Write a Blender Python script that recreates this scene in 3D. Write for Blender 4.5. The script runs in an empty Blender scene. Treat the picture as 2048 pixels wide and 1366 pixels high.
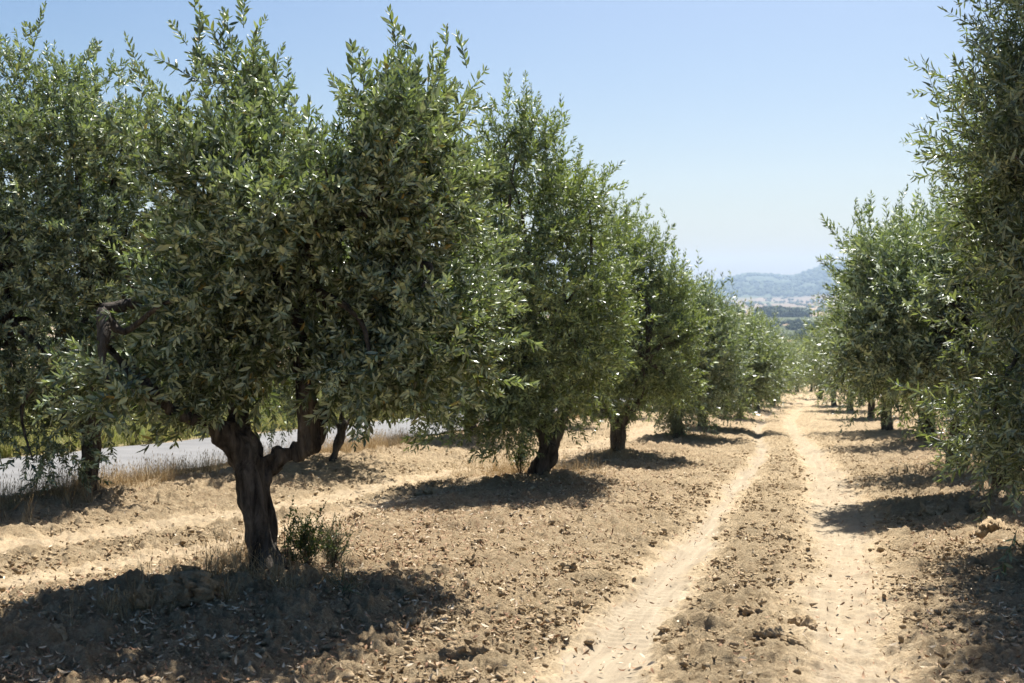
import bpy, math, random
import numpy as np
from mathutils import Vector

rng = np.random.default_rng(7)
random.seed(7)
C = bpy.data.collections.new("grove"); bpy.context.scene.collection.children.link(C)
sc = bpy.context.scene

# ------------------------------------------------------------------ camera geometry
FPX = 2276.0                     # 40 mm on a 36 mm sensor, measured on a 2048 px wide frame
CAMZ = 1.6
TH = math.radians(16.05)         # camera yaw away from the direction of the rows (+Y)
PH = math.radians(2.34)          # looks slightly down
SLOPE = 0.0677                   # the grove falls away along +Y
fh = np.array([-math.sin(TH), math.cos(TH), 0.0])
Rv = np.array([math.cos(TH), math.sin(TH), 0.0])
zv = np.array([0, 0, 1.0])
Fv = math.cos(PH) * fh - math.sin(PH) * zv
Uv = math.sin(PH) * fh + math.cos(PH) * zv
CAM = np.array([0, 0, CAMZ])


def ray(px, py):
    return Fv + (px - 1024) / FPX * Rv + (683 - py) / FPX * Uv


def G(px, py, up=0.0):
    """where the line of sight meets the sloping field"""
    r = ray(px, py)
    t = -(CAMZ - up) / (r[2] + SLOPE * r[1])
    p = CAM + t * r
    return np.array([p[0], p[1]])


def W(px, py, d):
    """world point at depth d"""
    return CAM + d * ray(px, py)


def depth_of(p):
    return float(np.dot(np.array([p[0], p[1], base_z(p[0], p[1])]) - CAM, Fv))


# ------------------------------------------------------------------ noise
def _h(ix, iy, seed):
    n = (ix.astype(np.int64) * 374761393 + iy.astype(np.int64) * 668265263 + seed * 144665) & 0x7fffffff
    n = ((n ^ (n >> 13)) * 1274126177) & 0x7fffffff
    n = (n ^ (n >> 16)) & 0x7fffffff
    n = ((n * 69069) + 12345) & 0x7fffffff
    n = n ^ (n >> 11)
    return (n & 0xffffff) / float(0xffffff)


def vnoise(x, y, seed=0):
    ix = np.floor(x); iy = np.floor(y)
    fx = x - ix; fy = y - iy
    fx = fx * fx * (3 - 2 * fx); fy = fy * fy * (3 - 2 * fy)
    a = _h(ix, iy, seed); b = _h(ix + 1, iy, seed); c = _h(ix, iy + 1, seed); d = _h(ix + 1, iy + 1, seed)
    return (a + (b - a) * fx) * (1 - fy) + (c + (d - c) * fx) * fy


def fbm(x, y, octv=4, seed=0, gain=0.5):
    s = 0; a = 1; t = 0
    for i in range(octv):
        s = s + a * vnoise(x * 2 ** i + 13.7 * i, y * 2 ** i - 7.1 * i, seed + i); t += a; a *= gain
    return s / t


def lumps(x, y, seed=0, rad=0.62):
    """clods: rounded bumps of random height on a jittered grid"""
    ix = np.floor(x); iy = np.floor(y)
    out = np.zeros_like(x)
    for dx in (-1, 0, 1):
        for dy in (-1, 0, 1):
            cx = ix + dx; cy = iy + dy
            px = cx + 0.15 + 0.7 * _h(cx, cy, seed + 1); py = cy + 0.15 + 0.7 * _h(cx, cy, seed + 2)
            hh = _h(cx, cy, seed + 3); hh = hh * hh
            an = _h(cx, cy, seed + 4) * 3.14
            ca = np.cos(an); sa = np.sin(an)
            u = (x - px) * ca + (y - py) * sa; v = (-(x - px) * sa + (y - py) * ca) * 1.5
            d2 = (u * u + v * v) / (rad * (0.5 + 0.5 * hh)) ** 2
            out = np.maximum(out, hh * np.sqrt(np.clip(1 - d2, 0, 1)))
    return out


def sstep(a, b, x):
    t = np.clip((x - a) / (b - a), 0, 1); return t * t * (3 - 2 * t)


# ------------------------------------------------------------------ terrain
def base_z(x, y):
    y = np.asarray(y, float); x = np.asarray(x, float)
    z = -SLOPE * y
    zz = -30.0
    k = 5.0
    big = np.maximum(z, zz)
    z2 = big + k * np.log1p(np.exp(-np.abs(z - zz) / k))
    z2 = np.where(y > 110, z2, z)
    bl = sstep(80, 180, y)
    out = z * (1 - bl) + z2 * bl
    return out + np.where(y < -30, 0, 0)


def seg_dist(x, y, pts):
    best = np.full(x.shape, 1e9)
    for (a, b) in zip(pts[:-1], pts[1:]):
        ab = b - a; L = ab @ ab
        t = np.clip(((x - a[0]) * ab[0] + (y - a[1]) * ab[1]) / L, 0, 1)
        d = np.hypot(x - (a[0] + t * ab[0]), y - (a[1] + t * ab[1]))
        best = np.minimum(best, d)
    return best


def smooth_poly(pts, n=5):
    pts = np.array(pts); out = []
    for i in range(len(pts) - 1):
        p0 = pts[max(i - 1, 0)]; p1 = pts[i]; p2 = pts[i + 1]; p3 = pts[min(i + 2, len(pts) - 1)]
        for k in range(n):
            t = k / n
            out.append(0.5 * (2 * p1 + (p2 - p0) * t + (2 * p0 - 5 * p1 + 4 * p2 - p3) * t * t + (3 * p1 - p0 - 3 * p2 + p3) * t ** 3))
    out.append(pts[-1]); return np.array(out)


TRK_L = smooth_poly([G(*p) for p in [(1060, 1620), (1185, 1366), (1280, 1210), (1400, 1065), (1482, 960), (1525, 903), (1516, 855), (1555, 818), (1603, 803), (1640, 790)]], 4)
TRK_R = smooth_poly([G(*p) for p in [(1720, 1620), (1705, 1366), (1695, 1250), (1690, 1150), (1680, 1050), (1652, 960), (1622, 900), (1590, 862), (1580, 840), (1602, 815), (1630, 798)]], 4)
TRK_M = smooth_poly([G(*p) for p in [(-500, 1190), (0, 1108), (430, 1040), (800, 966), (1100, 915), (1290, 862), (1400, 830)]], 3)
TRK_N = smooth_poly([G(*p) for p in [(-500, 1260), (0, 1168), (430, 1098), (800, 1003), (1100, 934), (1290, 872), (1410, 832)]], 3)

# tree bases (pixel of the foot of the trunk)
BASES = {
    "one": (540, 1150), "two": (1082, 955), "three": (1236, 903), "four": (1362, 870), "five": (1402, 852),
    "edge": (180, 990), "roadside": (664, 926),
    "big": (2275, 1112), "second": (2012, 990), "behind": (1915, 933), "third": (1852, 884), "fourth": (1775, 860),
}
BASE = {k: G(*v, 0.13) for k, v in BASES.items()}
ROWX = float(np.mean([BASE[k][0] for k in ("one", "two", "three", "four")]))
ROWR = float(np.mean([BASE[k][0] for k in ("behind", "third", "fourth")]))
ROW2 = float(np.mean([BASE[k][0] for k in ("edge", "roadside")]))
print("rows", ROWX, ROWR, ROW2, {k: (round(float(v[0]), 1), round(float(v[1]), 1)) for k, v in BASE.items()})
ROAD_N = G(0, 992)[0] + 0.2; ROAD_F = ROAD_N - 3.5
EXTRA_MOUNDS = [(ROWR + 0.3, 11.0), (ROWR, 16.0), (ROWR - 0.2, 33)]
print("road", ROAD_N, ROAD_F)


def masks(x, y):
    wob = (fbm(x * 1.3, y * 0.6, 3, 90) - 0.5) * 0.22 + (fbm(x * 7, y * 4, 3, 93) - 0.5) * 0.22
    dl = seg_dist(x, y, TRK_L) + wob; dr = seg_dist(x, y, TRK_R) + wob * 1.3
    dm = np.minimum(seg_dist(x, y, TRK_M), seg_dist(x, y, TRK_N)) + wob
    fz = 1 - 0.40 * sstep(12, 40, y)
    hl = (0.04 + 0.12 * sstep(12, 5, y)) * fz
    tl = 1 - sstep(hl, hl + 0.32 * fz, dl)
    tr = (1 - sstep(0.16 * fz, 0.58 * fz, dr)) * (0.88 - .25 * sstep(25, 45, y))
    tm = (1 - sstep(0.12, 0.42, dm)) * 0.65
    return tl, tr, tm, np.minimum(dl, dr)


def macro_z(x, y):
    x = np.asarray(x, float); y = np.asarray(y, float)
    z = base_z(x, y)
    near = 1 - sstep(110, 160, np.hypot(x, y))
    # slight banks along the tree rows
    for rx, hgt in ((ROWX, 0.06), (ROWR + 0.3, 0.10), (ROW2, 0.12), (2 * ROWR - ROWX + 1.5, .1)):
        z = z + near * hgt * np.exp(-((x - rx) / 1.1) ** 2) * (0.5 + fbm(x * 0.5, y * 0.4, 2, 31))
    for k, p in BASE.items():
        z = z + 0.07 * np.exp(-((x - p[0]) ** 2 + (y - p[1]) ** 2) / 0.8)
    # the hump of soil thrown up in front of the first tree
    p = BASE["one"]
    z = z + 0.10 * np.exp(-(((x - p[0] + 0.3) / 1.1) ** 2 + ((y - p[1] + 1.1) / 0.7) ** 2))
    z = z + near * (fbm(x * 0.7, y * 0.7, 3, 5) - 0.5) * 0.11
    tl, tr, tm, dd = masks(x, y)
    z = z - near * (0.055 * tl + 0.05 * tr + 0.03 * tm)
    # road bed flat, a shallow ditch before it, a bank beyond
    r = sstep(ROAD_N + 1.3, ROAD_N + 0.2, x)
    z = z * (1 - r) + r * (base_z(x, y) - 0.02)
    z = z + 0.8 * sstep(ROAD_F - 0.8, ROAD_F - 7, x) * near
    return z


def polar_ground():
    a_in = np.linspace(-28.5, 28.5, 1010)
    a_out = np.concatenate([np.arange(30, 60, 0.8), np.arange(60, 180, 3.0)])
    ang = np.concatenate([-a_out[::-1], a_in, a_out, [180.0]])
    rs = [0.3]
    while rs[-1] < 3: rs.append(rs[-1] * 1.10)
    while rs[-1] < 125: rs.append(rs[-1] + 0.0022 * rs[-1] ** 1.3)
    while rs[-1] < 4200: rs.append(rs[-1] * 1.035)
    rs = np.array(rs)
    A, Rr = np.meshgrid(np.radians(ang), rs)
    x = Rr * (fh[0] * np.cos(A) + Rv[0] * np.sin(A)); y = Rr * (fh[1] * np.cos(A) + Rv[1] * np.sin(A))
    nr, na = x.shape
    x = x.ravel(); y = y.ravel()
    r = np.hypot(x, y)
    z = macro_z(x, y)
    tl, tr, tm, dd = masks(x, y)
    tk = np.clip(np.maximum(np.maximum(tl, tr), tm), 0, 1)
    near = 1 - sstep(60, 110, r)
    onroad = sstep(ROAD_N + 0.9, ROAD_N + 0.3, x)
    grove = (1 - onroad) * near
    patch = 0.35 + 0.9 * fbm(x * 0.55, y * 0.55, 3, 44)
    # strip between the wheel tracks and beside them is coarse ploughed soil
    cloddy = grove * np.sqrt(1 - tk) * patch
    rowb = 1 + 1.1 * np.exp(-((x - ROWX + .1) / 1.2) ** 2) + 1.0 * np.exp(-((x - ROWR) / 1.3) ** 2) + .8 * np.exp(-((x - ROW2) / .9) ** 2)
    wx = x + (fbm(x * 3, y * 3, 2, 61) - .5) * .2; wy = y + (fbm(x * 3, y * 3, 2, 62) - .5) * .2
    l1 = lumps(wx / 0.34, wy / 0.34, 100) * 0.05
    l2 = lumps(wx / 0.15, wy / 0.15, 200) * 0.045
    l3 = lumps(x / 0.07, y / 0.07, 300, 0.7) * 0.03
    z = z + cloddy * (l1 * rowb + l2 + l3 + (fbm(x * 4, y * 4, 6, 70, 0.6) - 0.5) * 0.12 + (np.abs(fbm(x * 7, y * 7, 4, 75, .6) - .5) - .1) * -0.20 + (fbm(x * 18, y * 18, 3, 78, .6) - .5) * .04)
    z = z + near * (fbm(x * 9, y * 9, 3, 71) - 0.5) * 0.012 * (1 - onroad)
    # tyre tread cross ribs and long scrapes in the wheel tracks
    z = z + (tl + tr) * near * (0.007 * np.sin(y * 62 + 5 * np.sin(x * 9)) * sstep(.35, .6, vnoise(x * 1.5, y * .8, 8)) + 0.016 * (vnoise(x * 11, y * 1.2, 18) - 0.5))
    far = sstep(150, 400, r)
    z = z + far * (fbm(x * 0.004, y * 0.004, 3, 15) - 0.5) * 6
    v = np.stack([x, y, z], 1)
    v = np.vstack([v, [[0, 0, 0]]])
    i = np.arange((nr - 1) * na).reshape(nr - 1, na)
    j = np.roll(i, -1, 1)
    f = np.stack([i, j, j + na, i + na], -1).reshape(-1, 4)
    me = mesh_from(v, f)
    # centre fan
    wild = sstep(ROAD_F - 0.2, ROAD_F - 1.2, x) * (1 - sstep(120, 200, r))
    verge = sstep(ROAD_N + 1.6, ROAD_N + 0.6, x) * sstep(ROAD_N - 0.5, ROAD_N, x) * near
    litter = grove * np.clip(np.exp(-((x - ROWX) / 1.5) ** 2) + np.exp(-((x - ROWR - 0.6) / 1.7) ** 2) + .6 * np.exp(-((x - ROW2) / 1.3) ** 2), 0, 1)
    for nm, arr in (("track", tk), ("green", wild), ("litter", litter), ("farfield", far)):
        at = me.attributes.new(nm, 'FLOAT', 'POINT'); at.data.foreach_set("value", np.append(arr, 0).astype(np.float32))
    sm = np.ones(len(me.polygons), bool); me.polygons.foreach_set("use_smooth", sm)
    return me


def mesh_from(v, f, name="m"):
    """v (n,3); f list of arrays (m,k) or one array"""
    if isinstance(f, np.ndarray): f = [f]
    me = bpy.data.meshes.new(name)
    me.vertices.add(len(v)); me.vertices.foreach_set("co", np.ascontiguousarray(v, np.float32).ravel())
    loops = np.concatenate([a.ravel() for a in f]).astype(np.int32)
    sizes = np.concatenate([np.full(len(a), a.shape[1]) for a in f])
    starts = np.concatenate([[0], np.cumsum(sizes)[:-1]]).astype(np.int32)
    me.loops.add(len(loops)); me.loops.foreach_set("vertex_index", loops)
    me.polygons.add(len(sizes)); me.polygons.foreach_set("loop_start", starts)
    me.update(calc_edges=True)
    return me


def obj(name, me, mat=None, parent=None, loc=None, **props):
    me.name = name
    o = bpy.data.objects.new(name, me); C.objects.link(o)
    if mat is not None: me.materials.append(mat)
    if parent is not None: o.parent = parent
    if loc is not None: o.location = loc
    for k, v in props.items(): o[k] = v
    return o


def smooth(me):
    me.polygons.foreach_set("use_smooth", np.ones(len(me.polygons), bool)); return me


# ------------------------------------------------------------------ materials
class NT:
    def __init__(s, name):
        s.m = bpy.data.materials.new(name); s.m.use_nodes = True; s.t = s.m.node_tree; s.t.nodes.clear()
        s.out = s.n('ShaderNodeOutputMaterial')

    def n(s, typ, **kw):
        nd = s.t.nodes.new(typ)
        for k, v in kw.items():
            if k.startswith('i_'):
                key = k[2:]; key = int(key) if key.isdigit() else key.replace('_', ' ')
                nd.inputs[key].default_value = v
            else: setattr(nd, k, v)
        return nd

    def l(s, a, ao, b, bi): s.t.links.new(a.outputs[ao], b.inputs[bi])

    def noise(s, scale, detail=4, rough=0.55, vec=None, dist=0.0):
        nd = s.n('ShaderNodeTexNoise'); nd.inputs['Scale'].default_value = scale; nd.inputs['Detail'].default_value = detail
        nd.inputs['Roughness'].default_value = rough; nd.inputs['Distortion'].default_value = dist
        if vec is not None: s.l(vec[0], vec[1], nd, 'Vector')
        return nd

    def ramp(s, src, so, stops):
        r = s.n('ShaderNodeValToRGB'); e = r.color_ramp.elements
        while len(e) < len(stops): e.new(0.5)
        for k, (p, c) in enumerate(stops):
            e[k].position = p; e[k].color = (*c, 1) if len(c) == 3 else c
        s.l(src, so, r, 'Fac'); return r

    def mix(s, fac, a, b, blend='MIX'):
        m = s.n('ShaderNodeMix', data_type='RGBA', blend_type=blend)
        for key, v in ((0, fac), (6, a), (7, b)):
            if isinstance(v, tuple) and hasattr(v[0], 'outputs'): s.l(v[0], v[1], m, key)
            elif key == 0: m.inputs[0].default_value = v
            else: m.inputs[key].default_value = (*v, 1)
        return m

    def attr(s, name):
        return s.n('ShaderNodeAttribute', attribute_name=name)


def bsdf(t, rough, spec=0.3):
    b = t.n('ShaderNodeBsdfPrincipled'); b.inputs['Roughness'].default_value = rough
    b.inputs['Specular IOR Level'].default_value = spec; return b


def mat_ground():
    t = NT("field_soil"); geo = t.n('ShaderNodeNewGeometry'); P = (geo, 'Position')
    n1 = t.noise(0.9, 6, 0.6, P); n2 = t.noise(9, 8, 0.68, P); n3 = t.noise(55, 6, 0.7, P)
    soil = t.ramp(n2, 'Fac', [(0.28, (0.27, 0.202, 0.120)), (0.5, (0.42, 0.332, 0.212)), (0.72, (0.54, 0.440, 0.295))])
    big = t.ramp(n1, 'Fac', [(0.3, (0.86, 0.84, 0.81)), (0.7, (1.16, 1.13, 1.08))])
    soil = t.mix(1.0, (soil, 'Color'), (big, 'Color'), 'MULTIPLY')
    fine = t.ramp(n3, 'Fac', [(0.3, (0.80, 0.77, 0.73)), (0.6, (1.16, 1.15, 1.13))])
    soil = t.mix(1.0, (soil, 2), (fine, 'Color'), 'MULTIPLY')
    # dusty track
    tr = t.attr("track"); n4 = t.noise(5, 6, 0.65, P)
    mpt = t.n('ShaderNodeMapping'); t.l(geo, 'Position', mpt, 'Vector'); mpt.inputs['Scale'].default_value = (13, 0.9, 1)
    n4b = t.noise(1.0, 6, 0.7, (mpt, 'Vector'), 0.4)
    dust = t.ramp(n4b, 'Fac', [(0.32, (0.235, 0.190, 0.130)), (0.5, (0.30, 0.246, 0.170)), (0.68, (0.36, 0.300, 0.212))])
    tm = t.n('ShaderNodeMath', operation='MULTIPLY_ADD'); t.l(n4, 'Fac', tm, 0); tm.inputs[1].default_value = 0.5; tm.inputs[2].default_value = -0.22
    ta = t.n('ShaderNodeMath', operation='ADD', use_clamp=True); t.l(tr, 'Fac', ta, 0); t.l(tm, 'Value', ta, 1)
    tz = t.n('ShaderNodeMath', operation='MULTIPLY', use_clamp=True); t.l(ta, 'Value', tz, 0); t.l(tr, 'Fac', tz, 1)
    c = t.mix((tz, 'Value'), (soil, 2), (dust, 'Color'))
    # crumbled leaf litter, more reddish brown
    li = t.attr("litter"); n5 = t.noise(32, 5, 0.75, P); n6 = t.noise(1.6, 3, 0.6, P)
    lr = t.ramp(n5, 'Fac', [(0.46, (0, 0, 0)), (0.58, (1, 1, 1))])
    lm = t.n('ShaderNodeMath', operation='MULTIPLY'); t.l(lr, 'Color', lm, 0); t.l(li, 'Fac', lm, 1)
    lm2 = t.n('ShaderNodeMath', operation='MULTIPLY', use_clamp=True); t.l(lm, 'Value', lm2, 0); t.l(n6, 'Fac', lm2, 1)
    c = t.mix((lm2, 'Value'), (c, 2), (0.30, 0.165, 0.085))
    # green verge beyond the road
    gr = t.attr("green")
    n7 = t.noise(0.8, 5, 0.6, P)
    gc = t.ramp(n7, 'Fac', [(0.3, (0.10, 0.13, 0.03)), (0.5, (0.22, 0.22, 0.07)), (0.7, (0.36, 0.30, 0.14))])
    c = t.mix((gr, 'Fac'), (c, 2), (gc, 'Color'))
    # far plain: patchwork of dry fields, hedges and olive groves
    ff = t.attr("farfield")
    mp = t.n('ShaderNodeMapping'); t.l(geo, 'Position', mp, 'Vector'); mp.inputs['Rotation'].default_value = (0, 0, 0.35); mp.inputs['Scale'].default_value = (0.006, 0.0032, 0)
    vo = t.n('ShaderNodeTexVoronoi', feature='F1'); t.l(mp, 'Vector', vo, 'Vector'); vo.inputs['Scale'].default_value = 1.0
    sp = t.n('ShaderNodeSeparateColor'); t.l(vo, 'Color', sp, 'Color')
    fc = t.ramp(sp, 'Red', [(0.0, (0.07, 0.085, 0.035)), (0.24, (0.27, 0.20, 0.125)), (0.55, (0.34, 0.25, 0.16)), (1.0, (0.24, 0.20, 0.12))])
    fc.color_ramp.interpolation = 'CONSTANT'
    n8 = t.noise(0.03, 6, 0.7, P)
    f2 = t.ramp(n8, 'Fac', [(0.3, (0.6, 0.65, 0.6)), (0.65, (1.1, 1.05, 1))])
    fcm = t.mix(1.0, (fc, 'Color'), (f2, 'Color'), 'MULTIPLY')
    c = t.mix((ff, 'Fac'), (c, 2), (fcm, 2))
    b = bsdf(t, 0.95, 0.12); t.l(c, 2, b, 'Base Color')
    # bump
    bn = t.noise(20, 10, 0.74, P); bn2 = t.noise(110, 5, 0.7, P)
    ad = t.n('ShaderNodeMath', operation='MULTIPLY_ADD'); t.l(bn2, 'Fac', ad, 0); ad.inputs[1].default_value = 0.35; t.l(bn, 'Fac', ad, 2)
    bs = t.n('ShaderNodeMath', operation='MULTIPLY_ADD'); t.l(tr, 'Fac', bs, 0); bs.inputs[1].default_value = -0.7; bs.inputs[2].default_value = 1.0
    bu = t.n('ShaderNodeBump'); bu.inputs['Distance'].default_value = 0.075; t.l(bs, 'Value', bu, 'Strength'); t.l(ad, 'Value', bu, 'Height')
    t.l(bu, 'Normal', b, 'Normal'); t.l(b, 'BSDF', t.out, 'Surface'); return t.m


def mat_clod():
    t = NT("dry_clod"); geo = t.n('ShaderNodeNewGeometry'); P = (geo, 'Position')
    n2 = t.noise(14, 8, 0.68, P)
    a = t.attr("tint")
    soil = t.ramp(n2, 'Fac', [(0.28, (0.28, 0.200, 0.118)), (0.5, (0.45, 0.345, 0.22)), (0.72, (0.57, 0.455, 0.31))])
    tt = t.ramp(a, 'Fac', [(0.0, (0.95, 0.90, 0.82)), (0.8, (1.15, 1.11, 1.03)), (1.0, (1.3, 1.28, 1.2))])
    c = t.mix(1.0, (soil, 'Color'), (tt, 'Color'), 'MULTIPLY')
    b = bsdf(t, 0.95, 0.12); t.l(c, 2, b, 'Base Color')
    bn = t.noise(60, 8, 0.72, P); bu = t.n('ShaderNodeBump'); bu.inputs['Distance'].default_value = 0.03; t.l(bn, 'Fac', bu, 'Height')
    t.l(bu, 'Normal', b, 'Normal'); t.l(b, 'BSDF', t.out, 'Surface'); return t.m


def mat_leaf(name, top, under, rough=0.42, transl=0.28, yellow=0.991, tcol=(0.19, 0.235, 0.045), spec=0.55, var=1.0):
    t = NT(name); a = t.attr("tint"); geo = t.n('ShaderNodeNewGeometry')
    v = t.ramp(a, 'Fac', [(0.0, (0.55, 0.62, 0.60)), (0.45, (0.95, 1.0, 0.9)), (0.85, (1.35, 1.4, 1.15)), (0.99, (1.55, 1.6, 1.3))])
    y = t.ramp(a, 'Fac', [(yellow, (0, 0, 0)), (min(yellow + 0.002, 1), (1, 1, 1))])
    tc = t.mix(1.0, top, (v, 'Color'), 'MULTIPLY')
    uc = t.mix(1.0, under, (v, 'Color'), 'MULTIPLY')
    c = t.mix((geo, 'Backfacing'), (tc, 2), (uc, 2))
    c = t.mix((y, 'Color'), (c, 2), (0.36, 0.24, 0.05))
    ro = t.n('ShaderNodeMath', operation='MULTIPLY_ADD'); t.l(geo, 'Backfacing', ro, 0); ro.inputs[1].default_value = 0.25; ro.inputs[2].default_value = rough
    b = bsdf(t, rough, spec); t.l(c, 2, b, 'Base Color'); t.l(ro, 'Value', b, 'Roughness')
    tr = t.n('ShaderNodeBsdfTranslucent'); tcm = t.mix(1.0, tcol, (v, 'Color'), 'MULTIPLY'); t.l(tcm, 2, tr, 'Color')
    ms = t.n('ShaderNodeMixShader'); ms.inputs[0].default_value = transl; t.l(b, 'BSDF', ms, 1); t.l(tr, 'BSDF', ms, 2)
    t.l(ms, 'Shader', t.out, 'Surface'); return t.m


def mat_bark(name, dark, light, sc_=1.0):
    t = NT(name); tc = t.n('ShaderNodeTexCoord')
    mp = t.n('ShaderNodeMapping'); t.l(tc, 'Object', mp, 'Vector'); mp.inputs['Scale'].default_value = (14 * sc_, 14 * sc_, 3.2 * sc_)
    n1 = t.noise(1.0, 8, 0.7, (mp, 'Vector'), 0.6); n2 = t.noise(5, 4, 0.6, (tc, 'Object')); n3 = t.noise(42, 5, 0.7, (tc, 'Object'))
    c = t.ramp(n1, 'Fac', [(0.34, dark), (0.52, tuple((p + q) / 2 for p, q in zip(dark, light))), (0.66, light)])
    l = t.ramp(n2, 'Fac', [(0.35, (0.75, 0.7, 0.66)), (0.7, (1.25, 1.22, 1.15))])
    c = t.mix(1.0, (c, 'Color'), (l, 'Color'), 'MULTIPLY')
    b = bsdf(t, 0.9, 0.15); t.l(c, 2, b, 'Base Color')
    ad = t.n('ShaderNodeMath', operation='MULTIPLY_ADD'); t.l(n3, 'Fac', ad, 0); ad.inputs[1].default_value = 0.3; t.l(n1, 'Fac', ad, 2)
    bu = t.n('ShaderNodeBump'); bu.inputs['Distance'].default_value = 0.06; t.l(ad, 'Value', bu, 'Height')
    t.l(bu, 'Normal', b, 'Normal'); t.l(b, 'BSDF', t.out, 'Surface'); return t.m


def mat_tinted(name, stops, rough=0.8, transl=0.0, scale=None):
    t = NT(name); a = t.attr("tint"); c = t.ramp(a, 'Fac', stops)
    b = bsdf(t, rough, 0.2); t.l(c, 'Color', b, 'Base Color')
    if transl:
        tr = t.n('ShaderNodeBsdfTranslucent'); t.l(c, 'Color', tr, 'Color')
        ms = t.n('ShaderNodeMixShader'); ms.inputs[0].default_value = transl; t.l(b, 'BSDF', ms, 1); t.l(tr, 'BSDF', ms, 2); t.l(ms, 'Shader', t.out, 'Surface')
    else: t.l(b, 'BSDF', t.out, 'Surface')
    return t.m


def mat_road():
    t = NT("asphalt"); geo = t.n('ShaderNodeNewGeometry'); P = (geo, 'Position')
    n = t.noise(1.2, 6, 0.6, P); n2 = t.noise(120, 3, 0.7, P)
    c = t.ramp(n, 'Fac', [(0.3, (0.135, 0.133, 0.13)), (0.7, (0.20, 0.196, 0.19))])
    g = t.ramp(n2, 'Fac', [(0.3, (0.7, 0.7, 0.7)), (0.7, (1.15, 1.15, 1.15))])
    c = t.mix(1.0, (c, 'Color'), (g, 'Color'), 'MULTIPLY')
    b = bsdf(t, 0.85, 0.3); t.l(c, 2, b, 'Base Color'); t.l(b, 'BSDF', t.out, 'Surface'); return t.m


def mat_hill():
    t = NT("wooded_hill"); geo = t.n('ShaderNodeNewGeometry'); P = (geo, 'Position')
    n = t.noise(0.012, 6, 0.65, P); n1 = t.noise(0.0022, 4, 0.55, P)
    c = t.ramp(n, 'Fac', [(0.35, (0.028, 0.045, 0.02)), (0.6, (0.07, 0.085, 0.04))])
    f = t.ramp(n1, 'Fac', [(0.60, (0, 0, 0)), (0.615, (1, 1, 1))])
    c = t.mix((f, 'Color'), (c, 'Color'), (0.26, 0.18, 0.12))
    lo = t.attr("low")
    mp = t.n('ShaderNodeMapping'); t.l(geo, 'Position', mp, 'Vector'); mp.inputs['Rotation'].default_value = (0, 0, 0.3); mp.inputs['Scale'].default_value = (0.006, 0.0035, 0)
    vo = t.n('ShaderNodeTexVoronoi', feature='F1'); t.l(mp, 'Vector', vo, 'Vector'); vo.inputs['Scale'].default_value = 1.0
    sp = t.n('ShaderNodeSeparateColor'); t.l(vo, 'Color', sp, 'Color')
    fc = t.ramp(sp, 'Red', [(0.0, (0.10, 0.11, 0.05)), (0.30, (0.20, 0.145, 0.095)), (0.7, (0.27, 0.20, 0.13))]); fc.color_ramp.interpolation = 'CONSTANT'
    c = t.mix((lo, 'Fac'), (c, 2), (fc, 'Color'))
    b = bsdf(t, 0.95, 0.1); t.l(c, 2, b, 'Base Color')
    t.l(b, 'BSDF', t.out, 'Surface'); return t.m


M_LEAF = mat_leaf("olive_leaf", (0.082, 0.106, 0.048), (0.44, 0.48, 0.35), rough=.33, spec=1.0, tcol=(0.17, 0.215, 0.055))
M_LEAF_FRESH = mat_leaf("olive_leaf_fresh", (0.078, 0.104, 0.036), (0.35, 0.395, 0.215), rough=.34, spec=1.0, transl=0.32)
M_LEAF_GREY = mat_leaf("olive_leaf_silvery", (0.066, 0.084, 0.045), (0.37, 0.40, 0.285), rough=.34, spec=1.0, yellow=0.991)
M_BARK = mat_bark("olive_bark", (0.012, 0.010, 0.009), (0.20, 0.178, 0.150))
M_BARK_PALE = mat_bark("olive_bark_pale", (0.06, 0.05, 0.04), (0.30, 0.265, 0.225))
M_TWIG = mat_tinted("olive_twig", [(0, (0.10, 0.085, 0.055)), (1, (0.2, 0.18, 0.12))])

# ------------------------------------------------------------------ foliage
def unit(v): return v / np.maximum(np.linalg.norm(v, axis=-1, keepdims=True), 1e-9)


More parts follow.
